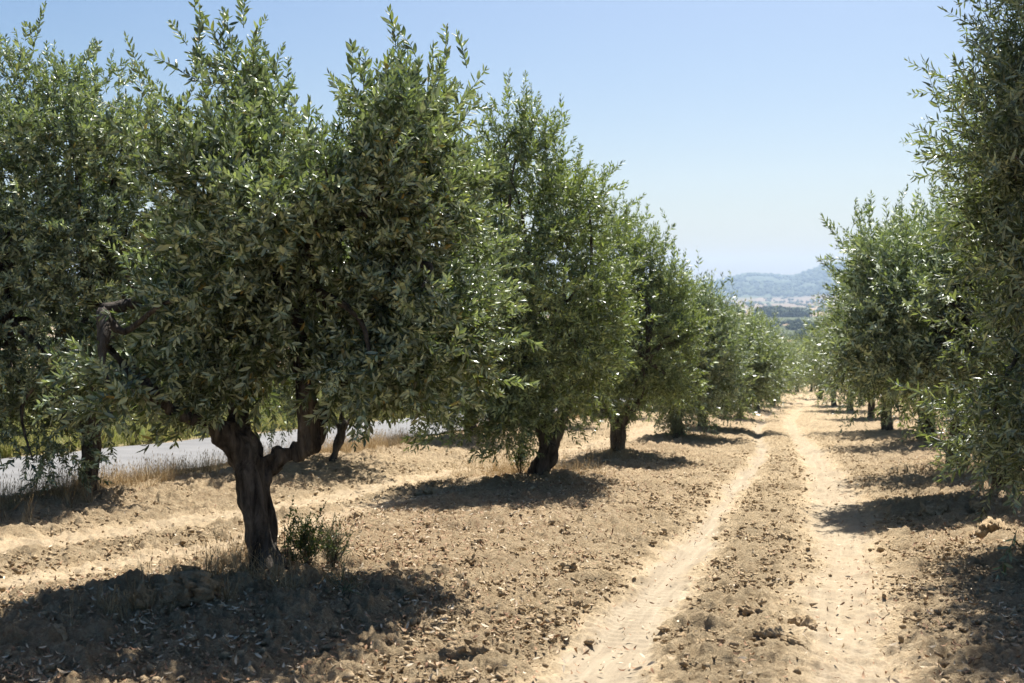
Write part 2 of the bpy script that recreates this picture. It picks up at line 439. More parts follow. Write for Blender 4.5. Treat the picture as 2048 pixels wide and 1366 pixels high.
def sprig(length, pairs, leaf, seed, fold=True, droop=0.0, width=0.24):
    """one olive shoot along +Z: thin stem and opposite lanceolate leaves. returns verts, quads, tris, tint"""
    r = np.random.default_rng(seed)
    V = []; Q = []; T = []; tint = []
    bend = r.normal(0, 0.12, 2)
    def axis(t): return np.array([bend[0] * t * t * length, bend[1] * t * t * length, t * length])
    # stem (3 sided)
    ns = 4; rad0 = 0.0035
    for k in range(ns):
        t = k / (ns - 1); c = axis(t); rr = rad0 * (1 - 0.7 * t)
        for a in range(3): V.append(c + rr * np.array([math.cos(a * 2.094), math.sin(a * 2.094), 0])); tint.append(0.7)
    for k in range(ns - 1):
        for a in range(3): Q.append([k * 3 + a, k * 3 + (a + 1) % 3, (k + 1) * 3 + (a + 1) % 3, (k + 1) * 3 + a])
    az = r.random() * 6.28
    items = []
    for p in range(pairs):
        t = 0.06 + 0.94 * (p + 0.5 * r.random()) / pairs
        az += 1.57 + r.normal(0, 0.35)
        for s in (0, math.pi):
            if r.random() < 0.08: continue
            items.append((t, az + s + r.normal(0, 0.25), r.uniform(0.45, 1.15)))
    for k in range(2): items.append((1.0, r.random() * 6.28, r.uniform(0.1, 0.5)))
    for (t, a, tilt) in items:
        L = leaf * r.uniform(0.7, 1.2) * (1 - 0.35 * max(0, t - 0.75) / 0.25)
        w = L * width * r.uniform(0.8, 1.2) * 0.5
        d = np.array([math.cos(a) * math.sin(tilt), math.sin(a) * math.sin(tilt), math.cos(tilt)])
        side = unit(np.cross(np.array([0, 0, 1.0]), d) + r.normal(0, 0.85, 3)); side = unit(side - d * (side @ d))
        nrm = np.cross(d, side)          # faces the tip of the shoot
        curve = r.uniform(-0.18, 0.24) * L; o = axis(min(t, 1)); tv = r.random()
        b = len(V)
        if fold:
            f = -w * 0.55
            P = lambda s, lat, up: o + d * L * s + side * lat - nrm * (curve * s * s) + nrm * up
            V += [P(0, 0, 0), P(.32, -w, 0), P(.32, 0, f), P(.32, w, 0), P(.68, -w * .85, 0), P(.68, 0, f), P(.68, w * .85, 0), P(1, 0, 0)]
            tint += [tv] * 8
            T += [[b, b + 2, b + 1], [b, b + 3, b + 2], [b + 4, b + 5, b + 7], [b + 5, b + 6, b + 7]]
            Q += [[b + 1, b + 2, b + 5, b + 4], [b + 2, b + 3, b + 6, b + 5]]
        else:
            P = lambda s, lat: o + d * L * s + side * lat - nrm * (curve * s * s)
            V += [P(0, 0), P(.4, -w), P(.4, w), P(1, 0)]; tint += [tv] * 4
            T += [[b, b + 2, b + 1], [b + 1, b + 2, b + 3]]
    return np.array(V), np.array(Q, int), np.array(T, int), np.array(tint)


def frames(dirs, r):
    z = unit(dirs); a = unit(r.normal(size=z.shape)); x = unit(a - z * np.sum(a * z, 1, keepdims=True)); y = np.cross(z, x)
    return np.stack([x, y, z], -1)


def scatter(protos, pos, R, scale, r):
    """merge copies of proto arrays; returns mesh with tint attribute"""
    which = r.integers(0, len(protos), len(pos))
    Vs = []; Qs = []; Ts = []; Ti = []; off = 0
    for k, (v, q, t, ti) in enumerate(protos):
        idx = np.where(which == k)[0]
        if len(idx) == 0: continue
        vv = np.einsum('nij,mj->nmi', R[idx], v) * scale[idx][:, None, None] + pos[idx][:, None, :]
        n = len(v)
        o = off + np.arange(len(idx))[:, None, None] * n
        Vs.append(vv.reshape(-1, 3))
        if len(q): Qs.append((q[None] + o).reshape(-1, q.shape[1]))
        if len(t): Ts.append((t[None] + o).reshape(-1, 3))
        sh = r.normal(0, 0.10, len(idx))[:, None]
        Ti.append(np.clip(np.where(ti[None] > 0.985, ti[None], np.clip(ti[None] + sh, 0, 0.98)), 0, 1).ravel())
        off += n * len(idx)
    F = []
    if Qs: F.append(np.concatenate(Qs))
    if Ts: F.append(np.concatenate(Ts))
    me = mesh_from(np.concatenate(Vs), F)
    at = me.attributes.new("tint", 'FLOAT', 'POINT'); at.data.foreach_set("value", np.concatenate(Ti).astype(np.float32))
    return me


SPR_HI = [sprig(0.22, 11, 0.069, 10 + i, width=.31) for i in range(11)] + [sprig(0.30, 13, 0.065, 50 + i, width=.30) for i in range(3)]
SPR_MID = [sprig(0.26, 9, 0.086, 110 + i, fold=False, width=.29) for i in range(10)]
SPR_FINE = [sprig(0.36, 10, 0.085, 310 + i, width=.21) for i in range(9)]
SPR_LO = [sprig(0.42, 6, 0.12, 210 + i, fold=False, width=0.30) for i in range(8)]


def crown(blobs, n, protos, seed, cluster=14, spouts=0.05, scale=1.0, droop=0.25, clump=0.24):
    """blobs: (x,y,z,rx,ry,rz) ellipsoids. Shoots grow in clusters about many twig ends, so the
    mass has light and dark clumps and gaps."""
    r = np.random.default_rng(seed)
    B = np.array(blobs, float)
    w = (B[:, 3] * B[:, 4] * B[:, 5]) ** 0.58; w /= w.sum()
    nc = max(8, n // cluster)
    k = r.choice(len(B), nc, p=w)
    u = unit(r.normal(size=(nc, 3))); rad = r.random(nc) ** (1 / 3.6)
    cc = B[k, :3] + u * rad[:, None] * B[k, 3:]
    centre = np.average(B[:, :3], axis=0, weights=w)
    zmin = (B[:, 2] - B[:, 5]).min(); zmax = (B[:, 2] + B[:, 5]).max()
    ki = r.integers(0, nc, n)
    outw = unit(cc - centre) * np.array([1, 1, 0.5])
    jit = r.normal(size=(n, 3)) * clump * np.array([1, 1, 0.9])
    pos = cc[ki] + jit
    hfrac = (pos[:, 2] - zmin) / (zmax - zmin)
    up = np.where(hfrac > 0.2, 0.25 + 0.75 * hfrac, -droop)[:, None] * np.array([0, 0, 1.0])
    dirs = unit(unit(jit) * 0.85 + outw[ki] * 0.55 + up * 0.62 + r.normal(size=(n, 3)) * 0.45)
    s = r.uniform(0.7, 1.25, n) * scale
    pos = pos - dirs * 0.15 * scale
    # upright water shoots on the top surface
    ns = int(n * spouts)
    if ns:
        top = np.argsort(-(cc[:, 2] + r.normal(0, 0.12, nc)))[:max(4, nc // 6)]
        kk = r.choice(top, ns)
        sp = cc[kk] + r.normal(size=(ns, 3)) * np.array([clump, clump, clump * 0.9]) + [0, 0, 0.1]
        sd = unit(np.array([0, 0, 1.0]) + r.normal(size=(ns, 3)) * 0.16)
        pos = np.vstack([pos, sp]); dirs = np.vstack([dirs, sd]); s = np.append(s, r.uniform(.75, 1.25, ns) * scale)
    return scatter(protos, pos, frames(dirs, r), s, r), cc, centre


def tube(pts, rad, sides=8, seed=0, rough=0.12):
    """swept tube through pts (smoothed)"""
    r = np.random.default_rng(seed)
    P = smooth_poly(np.hstack([np.array(pts, float), np.array(rad, float)[:, None]]), 4)
    c = P[:, :3]; ra = P[:, 3]
    t = np.gradient(c, axis=0); t = unit(t)
    ref = np.array([0.31, 0.87, 0.2]); V = []
    x = unit(np.cross(t, ref)); y = np.cross(t, x)
    an = np.arange(sides) * 2 * np.pi / sides
    wob = 1 + rough * np.sin(an[None, :] * 2 + r.random() * 6 + np.arange(len(c))[:, None] * .35) + rough * 0.6 * r.normal(size=(len(c), sides))
    V = c[:, None, :] + (x[:, None, :] * np.cos(an)[None, :, None] + y[:, None, :] * np.sin(an)[None, :, None]) * (ra[:, None, None] * wob[:, :, None])
    V = V.reshape(-1, 3); n = len(c)
    i = (np.arange(n - 1)[:, None] * sides + np.arange(sides)[None]).ravel(); j = (np.arange(n - 1)[:, None] * sides + (np.arange(sides)[None] + 1) % sides).ravel()
    Q = np.stack([i, j, j + sides, i + sides], 1)
    V = np.vstack([V, c[:1], c[-1:]]); nb = n * sides
    T = np.array([[k2, nb, (k2 + 1) % sides][::1] for k2 in range(sides)] + [[(n - 1) * sides + (k2 + 1) % sides, nb + 1, (n - 1) * sides + k2] for k2 in range(sides)])
    return V, Q, T


def merge(parts):
    Vs = []; Qs = []; Ts = []; off = 0
    for v, q, t in parts:
        Vs.append(v); Qs.append(q + off); Ts.append(t + off); off += len(v)
    return mesh_from(np.concatenate(Vs), [np.concatenate(Qs), np.concatenate(Ts)])


def fuse(me, voxel, amp=0.02, freq=6.0, seed=0):
    """weld crossing tubes into one skin, then gnarl it"""
    o = bpy.data.objects.new("tmp", me); C.objects.link(o)
    m = o.modifiers.new("r", 'REMESH'); m.mode = 'VOXEL'; m.voxel_size = voxel
    s = o.modifiers.new("s", 'SMOOTH'); s.iterations = 5; s.factor = 0.6
    dg = bpy.context.evaluated_depsgraph_get(); out = bpy.data.meshes.new_from_object(o.evaluated_get(dg))
    bpy.data.objects.remove(o)
    n = len(out.vertices); co = np.empty(n * 3, np.float32); out.vertices.foreach_get("co", co); co = co.reshape(-1, 3).astype(float)
    no = np.empty(n * 3, np.float32); out.vertex_normals.foreach_get("vector", no); no = no.reshape(-1, 3)
    an = np.arctan2(co[:, 1], co[:, 0])
    d = (fbm(co[:, 0] * freq + co[:, 2] * 1.2, co[:, 1] * freq - co[:, 2] * .9, 4, seed) - .5) * amp * 1.6
    d += (vnoise(co[:, 0] * 24, co[:, 1] * 24 + co[:, 2] * 2.5, seed + 9) - .5) * amp * 0.9
    co += no * d[:, None]
    out.vertices.foreach_set("co", co.astype(np.float32).ravel()); out.update()
    return smooth(out)


def branch_parts(forks, targets, seed, r0=0.05, sides=6):
    """limbs from fork points to twig-cluster centres"""
    r = np.random.default_rng(seed); parts = []
    forks = np.array(forks)
    for t in targets:
        k = np.argmin(np.linalg.norm(forks - t, axis=1) + r.random(len(forks)) * 0.3); a = forks[k]
        L = np.linalg.norm(t - a)
        m1 = a + (t - a) * 0.35 + r.normal(0, 0.09, 3) * L + [0, 0, .05 * L]; m2 = a + (t - a) * 0.7 + r.normal(0, 0.08, 3) * L + [0, 0, .06 * L]
        q = r0 * r.uniform(0.7, 1.1)
        parts.append(tube([a, m1, m2, t], [q, q * .7, q * .45, q * .15], sides, int(r.integers(1e6)), 0.08))
    return parts


def root(name, loc, label, group=None, cat="tree"):
    o = bpy.data.objects.new(name, None); C.objects.link(o); o.location = loc; o.empty_display_size = 0.3
    o['label'] = label; o['category'] = cat
    if group: o['group'] = group
    return o


def px_blobs(base, d, lst, cx, Rx, ztop_py, depth_r, INSET=.17):
    """crown outline blobs, mostly measured on the picture -> ellipsoids round the trunk, with real depth"""
    out = []; r = np.random.default_rng(int(d * 100))
    b3 = np.array([base[0], base[1], macro_z(base[0], base[1])])
    for it in lst:
        px, py, rp = it[:3]
        rm = max(0.10, rp / FPX * d - INSET)
        off = it[3] if len(it) > 3 else 0.0
        lateral = max(0.0, 1 - ((px - cx) / Rx) ** 2) ** 0.5
        low = float(np.clip((py - ztop_py) / 260.0, 0.0, 1))
        dz = rm + depth_r * 0.62 * lateral * (0.25 + 0.75 * low)
        q = 1 - 0.5 * dz / d                     # nearer shoots look bigger: keep the outline
        c = W(cx + (px - cx) * q, 590 + (py - 590) * q, d) + fh * off - b3
        # ellipsoid axes are world aligned; camera yaw is small so depth ~ Y
        out.append((c[0], c[1], c[2], rm, dz, rm))
    return out


GROUP_L = "olive trees in the row left of the track"
GROUP_R = "olive trees in the row right of the track"
GROUP_B = "olive trees along the road"


def hero(key, lst, label, group, depth_r, n, protos, seed, mat, cx, Rx, top, trunk, bark=M_BARK, ntgt=40, inset=.19, **kw):
    base = BASE[key]; d = depth_of(base)
    z0 = float(macro_z(base[0], base[1])) - 0.04
    o = root("olive_tree", (base[0], base[1], z0), label, group)
    bl = px_blobs(base, d, lst, cx, Rx, top, depth_r, inset)
    me, cc, centre = crown(bl, n, protos, seed, **kw)
    obj("crown", me, mat, o)
    # trunk
    b3 = np.array([base[0], base[1], z0])
    parts = []; forks = []
    for (pts, last_is_fork) in trunk(d):
        P = [np.array(W(px, py, d)) + fh * off - b3 for (px, py, w, off) in pts]
        R_ = [w / 2 / FPX * d for (px, py, w, off) in pts]
        parts.append(tube(P, R_, 12, seed, 0.06))
        if last_is_fork: forks.append(P[-1])
    tm = fuse(merge(parts), 0.014 if d < 9.5 else 0.03, 0.07 if d < 9.5 else 0.05, 7, seed)
    obj("trunk", tm, bark, o)
    r = np.random.default_rng(seed + 5)
    tg = cc[r.choice(len(cc), min(ntgt, len(cc)), replace=False)]
    obj("branches", smooth(merge(branch_parts(forks, tg, seed, 0.045))), bark, o)
    print(key, round(d, 2), "leaf faces", len(me.polygons)); return o


# ------------------------------------------------------------------ first (nearest) tree
def trunk1(d):
    return [
        ([(545, 1190, 104, 0), (540, 1150, 74, 0), (530, 1100, 55, 0), (520, 1040, 50, 0), (512, 985, 54, 0.0), (503, 940, 58, 0.0), (490, 912, 46, 0)], False),
        ([(505, 955, 44, 0), (486, 908, 46, 0), (460, 876, 42, -.05), (430, 848, 34, -.1), (398, 832, 30, -.2), (372, 812, 24, -.3), (330, 770, 22, -.4), (285, 725, 20, -.4), (262, 690, 18, -.4), (248, 620, 16, -.4)], True),
        ([(510, 955, 38, 0), (506, 908, 38, .02), (488, 880, 34, .05), (470, 850, 34, .1), (462, 812, 28, .2), (430, 740, 26, .3), (412, 700, 24, .3), (400, 620, 16, .4)], True),
        ([(514, 1000, 42, 0), (526, 950, 42, 0), (552, 916, 36, 0), (588, 906, 34, 0), (612, 892, 36, 0), (614, 860, 32, 0), (610, 810, 34, 0), (608, 760, 32, 0), (600, 700, 32, .05), (590, 620, 24, .1), (600, 520, 18, .1)], True),
        ([(590, 905, 26, .02), (622, 893, 28, .04), (641, 850, 26, .12), (657, 800, 26, .2), (690, 730, 26, .3), (740, 650, 20, .4), (780, 540, 15, .4)], True),
        ([(590, 640, 24, .1), (540, 540, 18, .1), (500, 400, 14, 0), (478, 260, 9, 0)], True),
    ]


T1 = [(478, 60, 42), (462, 130, 66), (430, 215, 70), (500, 215, 80), (600, 205, 62), (680, 215, 60), (620, 290, 100),
      (820, 120, 44), (835, 175, 70), (890, 205, 62), (760, 225, 70), (850, 300, 88), (730, 330, 110), (480, 340, 110), (420, 430, 90),
      (640, 430, 150), (820, 450, 120), (870, 560, 90), (540, 540, 150), (740, 590, 150), (410, 560, 110), (340, 480, 80),
      (330, 620, 95), (450, 660, 110), (600, 670, 110), (860, 690, 95), (760, 750, 95), (840, 790, 70), (700, 780, 80), (410, 740, 70, -.3),
      (300, 740, 80), (350, 770, 45, -.2), (640, 720, 50, .9), (790, 810, 50)]
T1 = [(a[0] + (14 if a[0] < 470 and a[1] < 460 else 0) - (20 if a[0] > 850 and a[1] < 400 else 0), a[1] + (95 if 520 < a[0] < 770 and a[1] < 300 else 72 if a[1] < 250 else 40 if a[1] < 320 else 0)) + tuple(a[2:]) for a in T1]
T1 = [(a[0], a[1] - (26 if 420 < a[0] < 690 and a[1] > 640 else 0)) + tuple(a[2:]) for a in T1]
T1 = [(a[0], a[1] - (55 if a[0] > 680 and a[1] > 690 else 0)) + tuple(a[2:]) for a in T1]
T1 += [(560, 330, 70), (660, 330, 60), (900, 330, 55), (930, 620, 85, .6), (930, 700, 70, .3), (905, 490, 80, .8), (955, 680, 60, .5), (960, 560, 70, 1.3), (900, 400, 70, 1.2)]  # hindmost blobs stay hidden, added to widen the crown's shade on the ground
hero("one", T1, "nearest olive tree with forked dark trunk and the largest crown, weeds at its foot", GROUP_L, 1.5, 4300, SPR_HI, 1, M_LEAF, 610, 420, 60, trunk1,
     bark=M_BARK, ntgt=60, spouts=0.035, clump=0.17, cluster=27, inset=.25, droop=.1)


def simple_trunk(px, py, w, top_py, spread, lean=0, forks=3, seed=0):
    r = random.Random(seed)
    def f(d):
        s = FPX / d  # px per metre
        fy = top_py
        out = [([(px, py + 0.12 * s, w * 1.35, 0), (px, py, w * 1.1, 0), (px + lean * .4, (py * 2 + fy) / 3, w * 0.95, 0), (px + lean, (py + fy * 2) / 3, w, 0), (px + lean * 1.2, fy, w * .85, 0)], False)]
        for k in range(forks):
            a = (k - (forks - 1) / 2) / max(1, (forks - 1) / 2)
            x1 = px + lean * 1.2 + a * spread * .45; x2 = px + lean * 1.2 + a * spread
            off = r.uniform(-.6, .6)
            out.append(([(px + lean * 1.2, fy + w * .5, w * .6, 0), (x1, fy - .18 * s, w * .5, off * .3), (x2, fy - 0.55 * s, w * .36, off), (x2 + a * 10, fy - 1.2 * s, w * .22, off * 1.3)], True))
        return out
    return f


TA = [(40, 60, 42), (120, 85, 55), (60, 140, 90), (180, 150, 70), (250, 190, 62), (320, 215, 48), (300, 280, 80), (345, 300, 42), (0, 230, 130), (170, 270, 120), (-120, 170, 120),
      (250, 400, 130), (90, 420, 150), (330, 420, 60), (-90, 400, 150), (180, 560, 160), (20, 600, 160), (-150, 620, 150), (300, 580, 90), (90, 740, 150), (240, 720, 120), (-70, 780, 130),
      (30, 800, 80), (150, 800, 80), (270, 770, 70), (180, 890, 42, -.8), (90, 850, 50, -.8), (-120, 800, 90), (320, 720, 60), (-10, 820, 60)]
TA = [(a[0] - (24 if a[0] > 230 else 0), a[1] + (45 if a[1] < 240 else 0)) + tuple(a[2:]) for a in TA]
hero("edge", TA, "tall olive tree at the left edge with low hanging shoots", GROUP_B, 1.9, 5200, SPR_HI, 2, M_LEAF, 110, 300, 60,
     simple_trunk(178, 995, 34, 850, 130, 4, 3, 3), ntgt=50, spouts=0.02, clump=0.19, droop=.1, scale=1.05, cluster=18, inset=.27)

T2 = [(1100, 335, 70), (1170, 400, 70), (960, 350, 60), (1215, 620, 60), (1012, 225, 58), (1045, 275, 66), (1000, 320, 70), (1230, 470, 40), (1235, 560, 50), (1215, 700, 45), (1150, 340, 60), (1008, 205, 34), (1020, 260, 50), (1075, 270, 52), (1130, 275, 46), (1185, 330, 50), (1085, 350, 80), (1205, 410, 42), (1000, 350, 60), (960, 420, 60), (1160, 430, 80), (1050, 460, 110),
      (1195, 520, 50), (960, 540, 90), (1110, 570, 120), (1190, 620, 60), (1010, 660, 120), (920, 680, 80), (1140, 700, 90), (1050, 780, 85), (950, 790, 75), (1130, 800, 60), (885, 810, 55), (1170, 760, 40),
      (1000, 850, 40), (1075, 850, 40), (900, 850, 35), (1190, 700, 50)]
T2 = [(a, b + (42 if a > 1090 and b < 520 else 0), c_) for a, b, c_ in T2]
hero("two", T2, "tall olive tree second in the left row, weeds round its leaning trunk", GROUP_L, 1.7, 4300, SPR_MID, 4, M_LEAF_FRESH, 1060, 200, 230,
     simple_trunk(1072, 960, 42, 890, 42, 22, 3, 5), ntgt=40, spouts=0.02, clump=0.19, cluster=17)

T3 = [(1290, 560, 60), (1360, 660, 50), (1235, 470, 50), (1290, 470, 40), (1340, 530, 40), (1385, 620, 36), (1395, 700, 36), (1385, 740, 36), (1262, 480, 28), (1300, 500, 34), (1250, 550, 60), (1320, 560, 45), (1350, 610, 42), (1290, 620, 80), (1370, 670, 32), (1215, 640, 60), (1250, 710, 85), (1345, 710, 55), (1310, 770, 60), (1215, 775, 55),
      (1260, 810, 35), (1180, 800, 30), (1360, 770, 38), (1200, 560, 50)]
T3 = [(a, b + (30 if b < 640 else 0), c_) for a, b, c_ in T3]
T3 += [(1245, 440, 48), (1295, 500, 45), (1345, 570, 42)]
hero("three", T3, "yellowish green olive tree with a short dark straight trunk, third in the left row", GROUP_L, 1.8, 3000, SPR_MID, 6, M_LEAF_FRESH, 1270, 115, 500,
     simple_trunk(1236, 906, 30, 848, 40, 0, 3, 8), ntgt=30, spouts=0.02, clump=0.2, cluster=17)
T4 = [(1440, 610, 26), (1465, 660, 30), (1400, 590, 30), (1385, 580, 22), (1400, 620, 34), (1360, 650, 50), (1425, 650, 34), (1400, 700, 55), (1450, 700, 32), (1360, 750, 50), (1430, 755, 45), (1390, 790, 38), (1330, 800, 30)]
T4 = [(a, b + (34 if b < 700 else 10), c_) for a, b, c_ in T4]
hero("four", T4, "fourth olive tree of the left row, leaning trunk and bushy weeds below", GROUP_L, 1.8, 2900, SPR_LO, 8, M_LEAF, 1390, 90, 600,
     simple_trunk(1362, 874, 20, 815, 30, -8, 3, 9), ntgt=20, spouts=0.05, clump=0.28)
T5 = [(1500, 640, 24), (1520, 680, 28), (1530, 740, 26), (1440, 610, 18), (1470, 640, 28), (1440, 670, 40), (1490, 675, 28), (1460, 720, 45), (1505, 725, 26), (1440, 770, 38), (1490, 775, 32), (1400, 740, 35)]
T5 = [(a, b + (36 if b < 700 else 10), c_) for a, b, c_ in T5]
hero("five", T5, "fifth olive tree of the left row, slim trunk just behind the leaning one", GROUP_L, 1.8, 2700, SPR_LO, 9, M_LEAF_GREY, 1455, 85, 620,
     simple_trunk(1402, 856, 17, 805, 30, 2, 3, 19), ntgt=20, spouts=0.05, clump=0.28)

TB = [(600, 330, 60), (660, 380, 80), (540, 400, 80), (600, 480, 110), (700, 500, 90), (500, 520, 80), (560, 620, 110), (680, 640, 110), (760, 600, 60), (480, 660, 70), (620, 750, 100), (730, 750, 70), (520, 770, 70), (450, 740, 60)]
hero("roadside", TB, "olive tree behind the nearest one, its trunk standing beside the road", GROUP_B, 1.9, 2600, SPR_MID, 12, M_LEAF, 620, 170, 380,
     simple_trunk(664, 928, 20, 850, 70, 16, 3, 12), ntgt=25, spouts=0.05, clump=0.3)

TR = [(2000, 40, 60), (1945, 200, 95), (1985, 130, 88), (1900, 225, 62), (1985, 250, 90), (1935, 320, 88), (2000, 380, 100), (1945, 440, 78), (2010, 520, 100), (1975, 620, 70), (2030, 700, 90), (1990, 780, 60), (2040, 850, 80), (2000, 900, 42),
      (2120, 60, 130), (2150, 300, 190), (2150, 550, 190), (2150, 780, 150), (2060, 920, 60), (2080, -120, 150), (2250, 100, 220), (2300, 450, 240), (2260, 750, 170), (1970, -120, 110), (2200, -300, 180), (2060, -300, 130), (1920, -240, 110), (1960, -360, 120)]  # leftmost blobs above the frame: unseen foliage added to shade the right foreground
TR = [(a + (45 if b < 600 else 12), b - (28 if b > 800 else 0), c_) for a, b, c_ in TR] + [(1985, 850, 50), (2000, 925, 42)]
hero("big", TR, "big olive tree filling the right edge with fine grey green leaves hanging low", GROUP_R, 2.0, 7000, SPR_FINE, 20, M_LEAF_GREY, 2180, 330, -200,
     simple_trunk(2275, 1118, 100, 900, 160, 5, 4, 20), ntgt=70, spouts=0.03, clump=0.2, cluster=20, inset=.26)
T6 = [(1818, 430, 30), (1840, 470, 45), (1800, 500, 50), (1722, 480, 32), (1745, 530, 48), (1690, 545, 34), (1720, 600, 60), (1690, 660, 42), (1780, 600, 80), (1730, 700, 80), (1690, 740, 48), (1760, 770, 65), (1700, 800, 40),
      (1890, 460, 60), (1870, 560, 90), (1860, 690, 100), (1960, 520, 100), (1980, 680, 110), (1960, 800, 70), (1850, 790, 60), (1675, 700, 30)]
T6 = [(a + (26 if a < 1800 else 0), b + (18 if b < 520 else -40 if b > 730 else 0), c_) for a, b, c_ in T6]
hero("second", T6, "dense shaggy olive tree just left of the big one at the right edge", GROUP_R, 2.1, 3700, SPR_MID, 22, M_LEAF, 1850, 200, 440,
     simple_trunk(2012, 994, 52, 880, 70, -10, 3, 21), ntgt=40, spouts=0.02, clump=0.19, cluster=17)


# ------------------------------------------------------------------ the rest of the grove: repeats
def proto_tree(seed, mat, protos, n, H=4.4, R=2.0, **kw):
    r = np.random.default_rng(seed); bl = []
    for k in range(15):
        a = r.random() * 6.28; hz = r.uniform(0.27, 0.93); rr = R * (0.62 * (1 - ((hz - .5) / .62) ** 2)) * r.uniform(.5, 1.1); s = r.uniform(.38, .62) * R * .75
        bl.append((math.cos(a) * rr, math.sin(a) * rr, H * hz - s * .2, s, s, s * .9))
    bl.append((0, 0, H * .52, R * .7, R * .7, H * .27))
    me, cc, _ = crown(bl, n, protos, seed, **kw)
    w = 0.17 * H / 4.4
    fk = []; parts = [tube([(0, 0, -.25), (0, 0, 0.02), (.03, .02, .45), (.02, 0, .95)], [w * 1.4, w * 1.15, w * .9, w * .85], 10, seed, .1)]
    for k in range(3):
        a = k * 2.09 + r.random(); e = (math.cos(a) * .55, math.sin(a) * .55, 1.7); fk.append(np.array(e))
        parts.append(tube([(.02, 0, .85), (math.cos(a) * .22, math.sin(a) * .22, 1.15), e], [w * .7, w * .5, w * .32], 8, seed + k, .08))
    tr = fuse(merge(parts), 0.04, .05, 6, seed)
    br = smooth(merge(branch_parts(fk, cc[r.choice(len(cc), 24)], seed, .045, 5)))
    return (me, tr, br, mat)


PROT = [proto_tree(400, M_LEAF, SPR_LO, 1900, clump=.28), proto_tree(401, M_LEAF_GREY, SPR_LO, 1900, 4.0, 2.0, clump=.28),
        proto_tree(402, M_LEAF_FRESH, SPR_LO, 1900, 4.2, 1.9, clump=.28)]
for i, (me, tr, br, m) in enumerate(PROT):
    me.materials.append(m); tr.materials.append(M_BARK); br.materials.append(M_BARK); me.name = "crown"; tr.name = "trunk"; br.name = "branches"
_first = {}


def place(kind, x, y, label, group, s=1.0, rz=None, z=None, name="olive_tree"):
    z = float(macro_z(x, y)) - 0.03 if z is None else z
    r_ = root(name, (x, y, z), label, group)
    r_.rotation_euler = (0, 0, random.random() * 6.28 if rz is None else rz); r_.scale = (s, s, s * random.uniform(.94, 1.06))
    me, tr, br, m = PROT[kind]
    if kind not in _first:
        src = [bpy.data.objects.new(n, d) for n, d in (("crown", me), ("trunk", tr), ("branches", br))]
        for c in src: C.objects.link(c); c.parent = r_
        _first[kind] = src
    else:
        for c0 in _first[kind]:
            c = c0.copy(); C.objects.link(c); c.parent = r_
    return r_


def at(px, py):
    p = G(px, py)
    for _ in range(4): p = G(px, py, float(macro_z(p[0], p[1])) + SLOPE * p[1])
    return float(p[0]), float(p[1])


x, y = at(1915, 933); place(2, x, y, "olive tree of the right row half hidden by the shaggy one in front of it", GROUP_R, .95)
x, y = at(1852, 884); place(0, x, y, "olive tree with a dark trunk seen below its crown, third in the right row", GROUP_R, 1.1)
x, y = at(1775, 860); place(1, x, y, "olive tree in the right row just past the one with the dark trunk", GROUP_R, 1.05)
L_OF = ["olive tree sixth in the left row",
        "dark green olive tree of the left row halfway along the bend of the track",
        "lower olive tree of the left row just before the far end of the track",
        "olive tree ending the left row, small and nearest the far end of the track"]
ys = [float(BASE["five"][1]) + 8.5 + 8.2 * k for k in range(4)]
for k, yy in enumerate(ys):
    place([2, 0, 0, 1][k], ROWX + [0.5, .5, .7, .6][k], yy, L_OF[k], GROUP_L, [.8, .78, .78, .75][k])
ends = [((1742, 838), 1, "silvery olive tree of the right row beside the far bend of the track", 1.0),
        ((1700, 822), 1, "pale olive tree of the right row leaning over the far bend of the track", 1.05),
        ((1668, 812), 1, "pale rounded olive tree of the right row at the far end of the track", 1.0),
        ((1640, 798), 1, "pale olive tree standing just right of where the track disappears", 1.0),
        ((1622, 783), 1, "pale olive tree with its crown over the vanishing point of the two wheel tracks", 1.0),
        ((1655, 778), 0, "olive tree on the right behind the pale one where the track disappears", 1.0),
        ((1595, 784), 0, "dark little olive tree closing the far end of the track", .95),
        ((1560, 786), 0, "olive tree just left of where the track disappears", .9)]
for (pp, kd, lb, s) in ends:
    x, y = at(*pp); place(kd, x, y, lb, GROUP_R if pp[0] > 1600 else GROUP_L, s)

# rows along the road and beyond it
ROADL = ["olive tree along the road glimpsed under the second tree's crown",
         "olive tree along the road, seen between the second and third trunks of the left row",
         "olive tree along the road behind the third tree of the left row",
         "olive tree along the road behind the fourth tree of the left row",
         "farthest olive tree along the road behind the left row"]
for k in range(5):
    place([2, 0, 1, 0, 2][k], ROW2 + random.uniform(-.2, .2), float(BASE["roadside"][1]) + 7.4 * (k + 1), ROADL[k], GROUP_B, random.uniform(.9, 1.0))
for k in range(9):
    place(k % 3, ROAD_F - 9 - random.uniform(0, 3), 16 + 6.0 * k, "olive tree on the grass bank across the road, mostly hidden by the grove", "trees across the road", random.uniform(.95, 1.3))
for k in range(7):
    place((k + 1) % 3, 2 * ROWR - ROWX + 1.6 + random.uniform(-.3, .3), 25 + 8.0 * k, "olive tree in the second row to the right, mostly hidden behind the nearer right row", "olive trees in the second row on the right", random.uniform(.9, 1.1))
# hillside below the end of the track
k = 0
for j in range(5):
    for i in range(9):
        yy = 100 + 14 * j + random.uniform(-2, 2); xx = (i - 4.5) * 8 + random.uniform(-1.5, 1.5) - 2
        place((i + j) % 3, xx, yy, "olive tree on the slope beyond the end of the track, only its top in view", "olive trees on the slope below the grove", random.uniform(.85, 1.15))

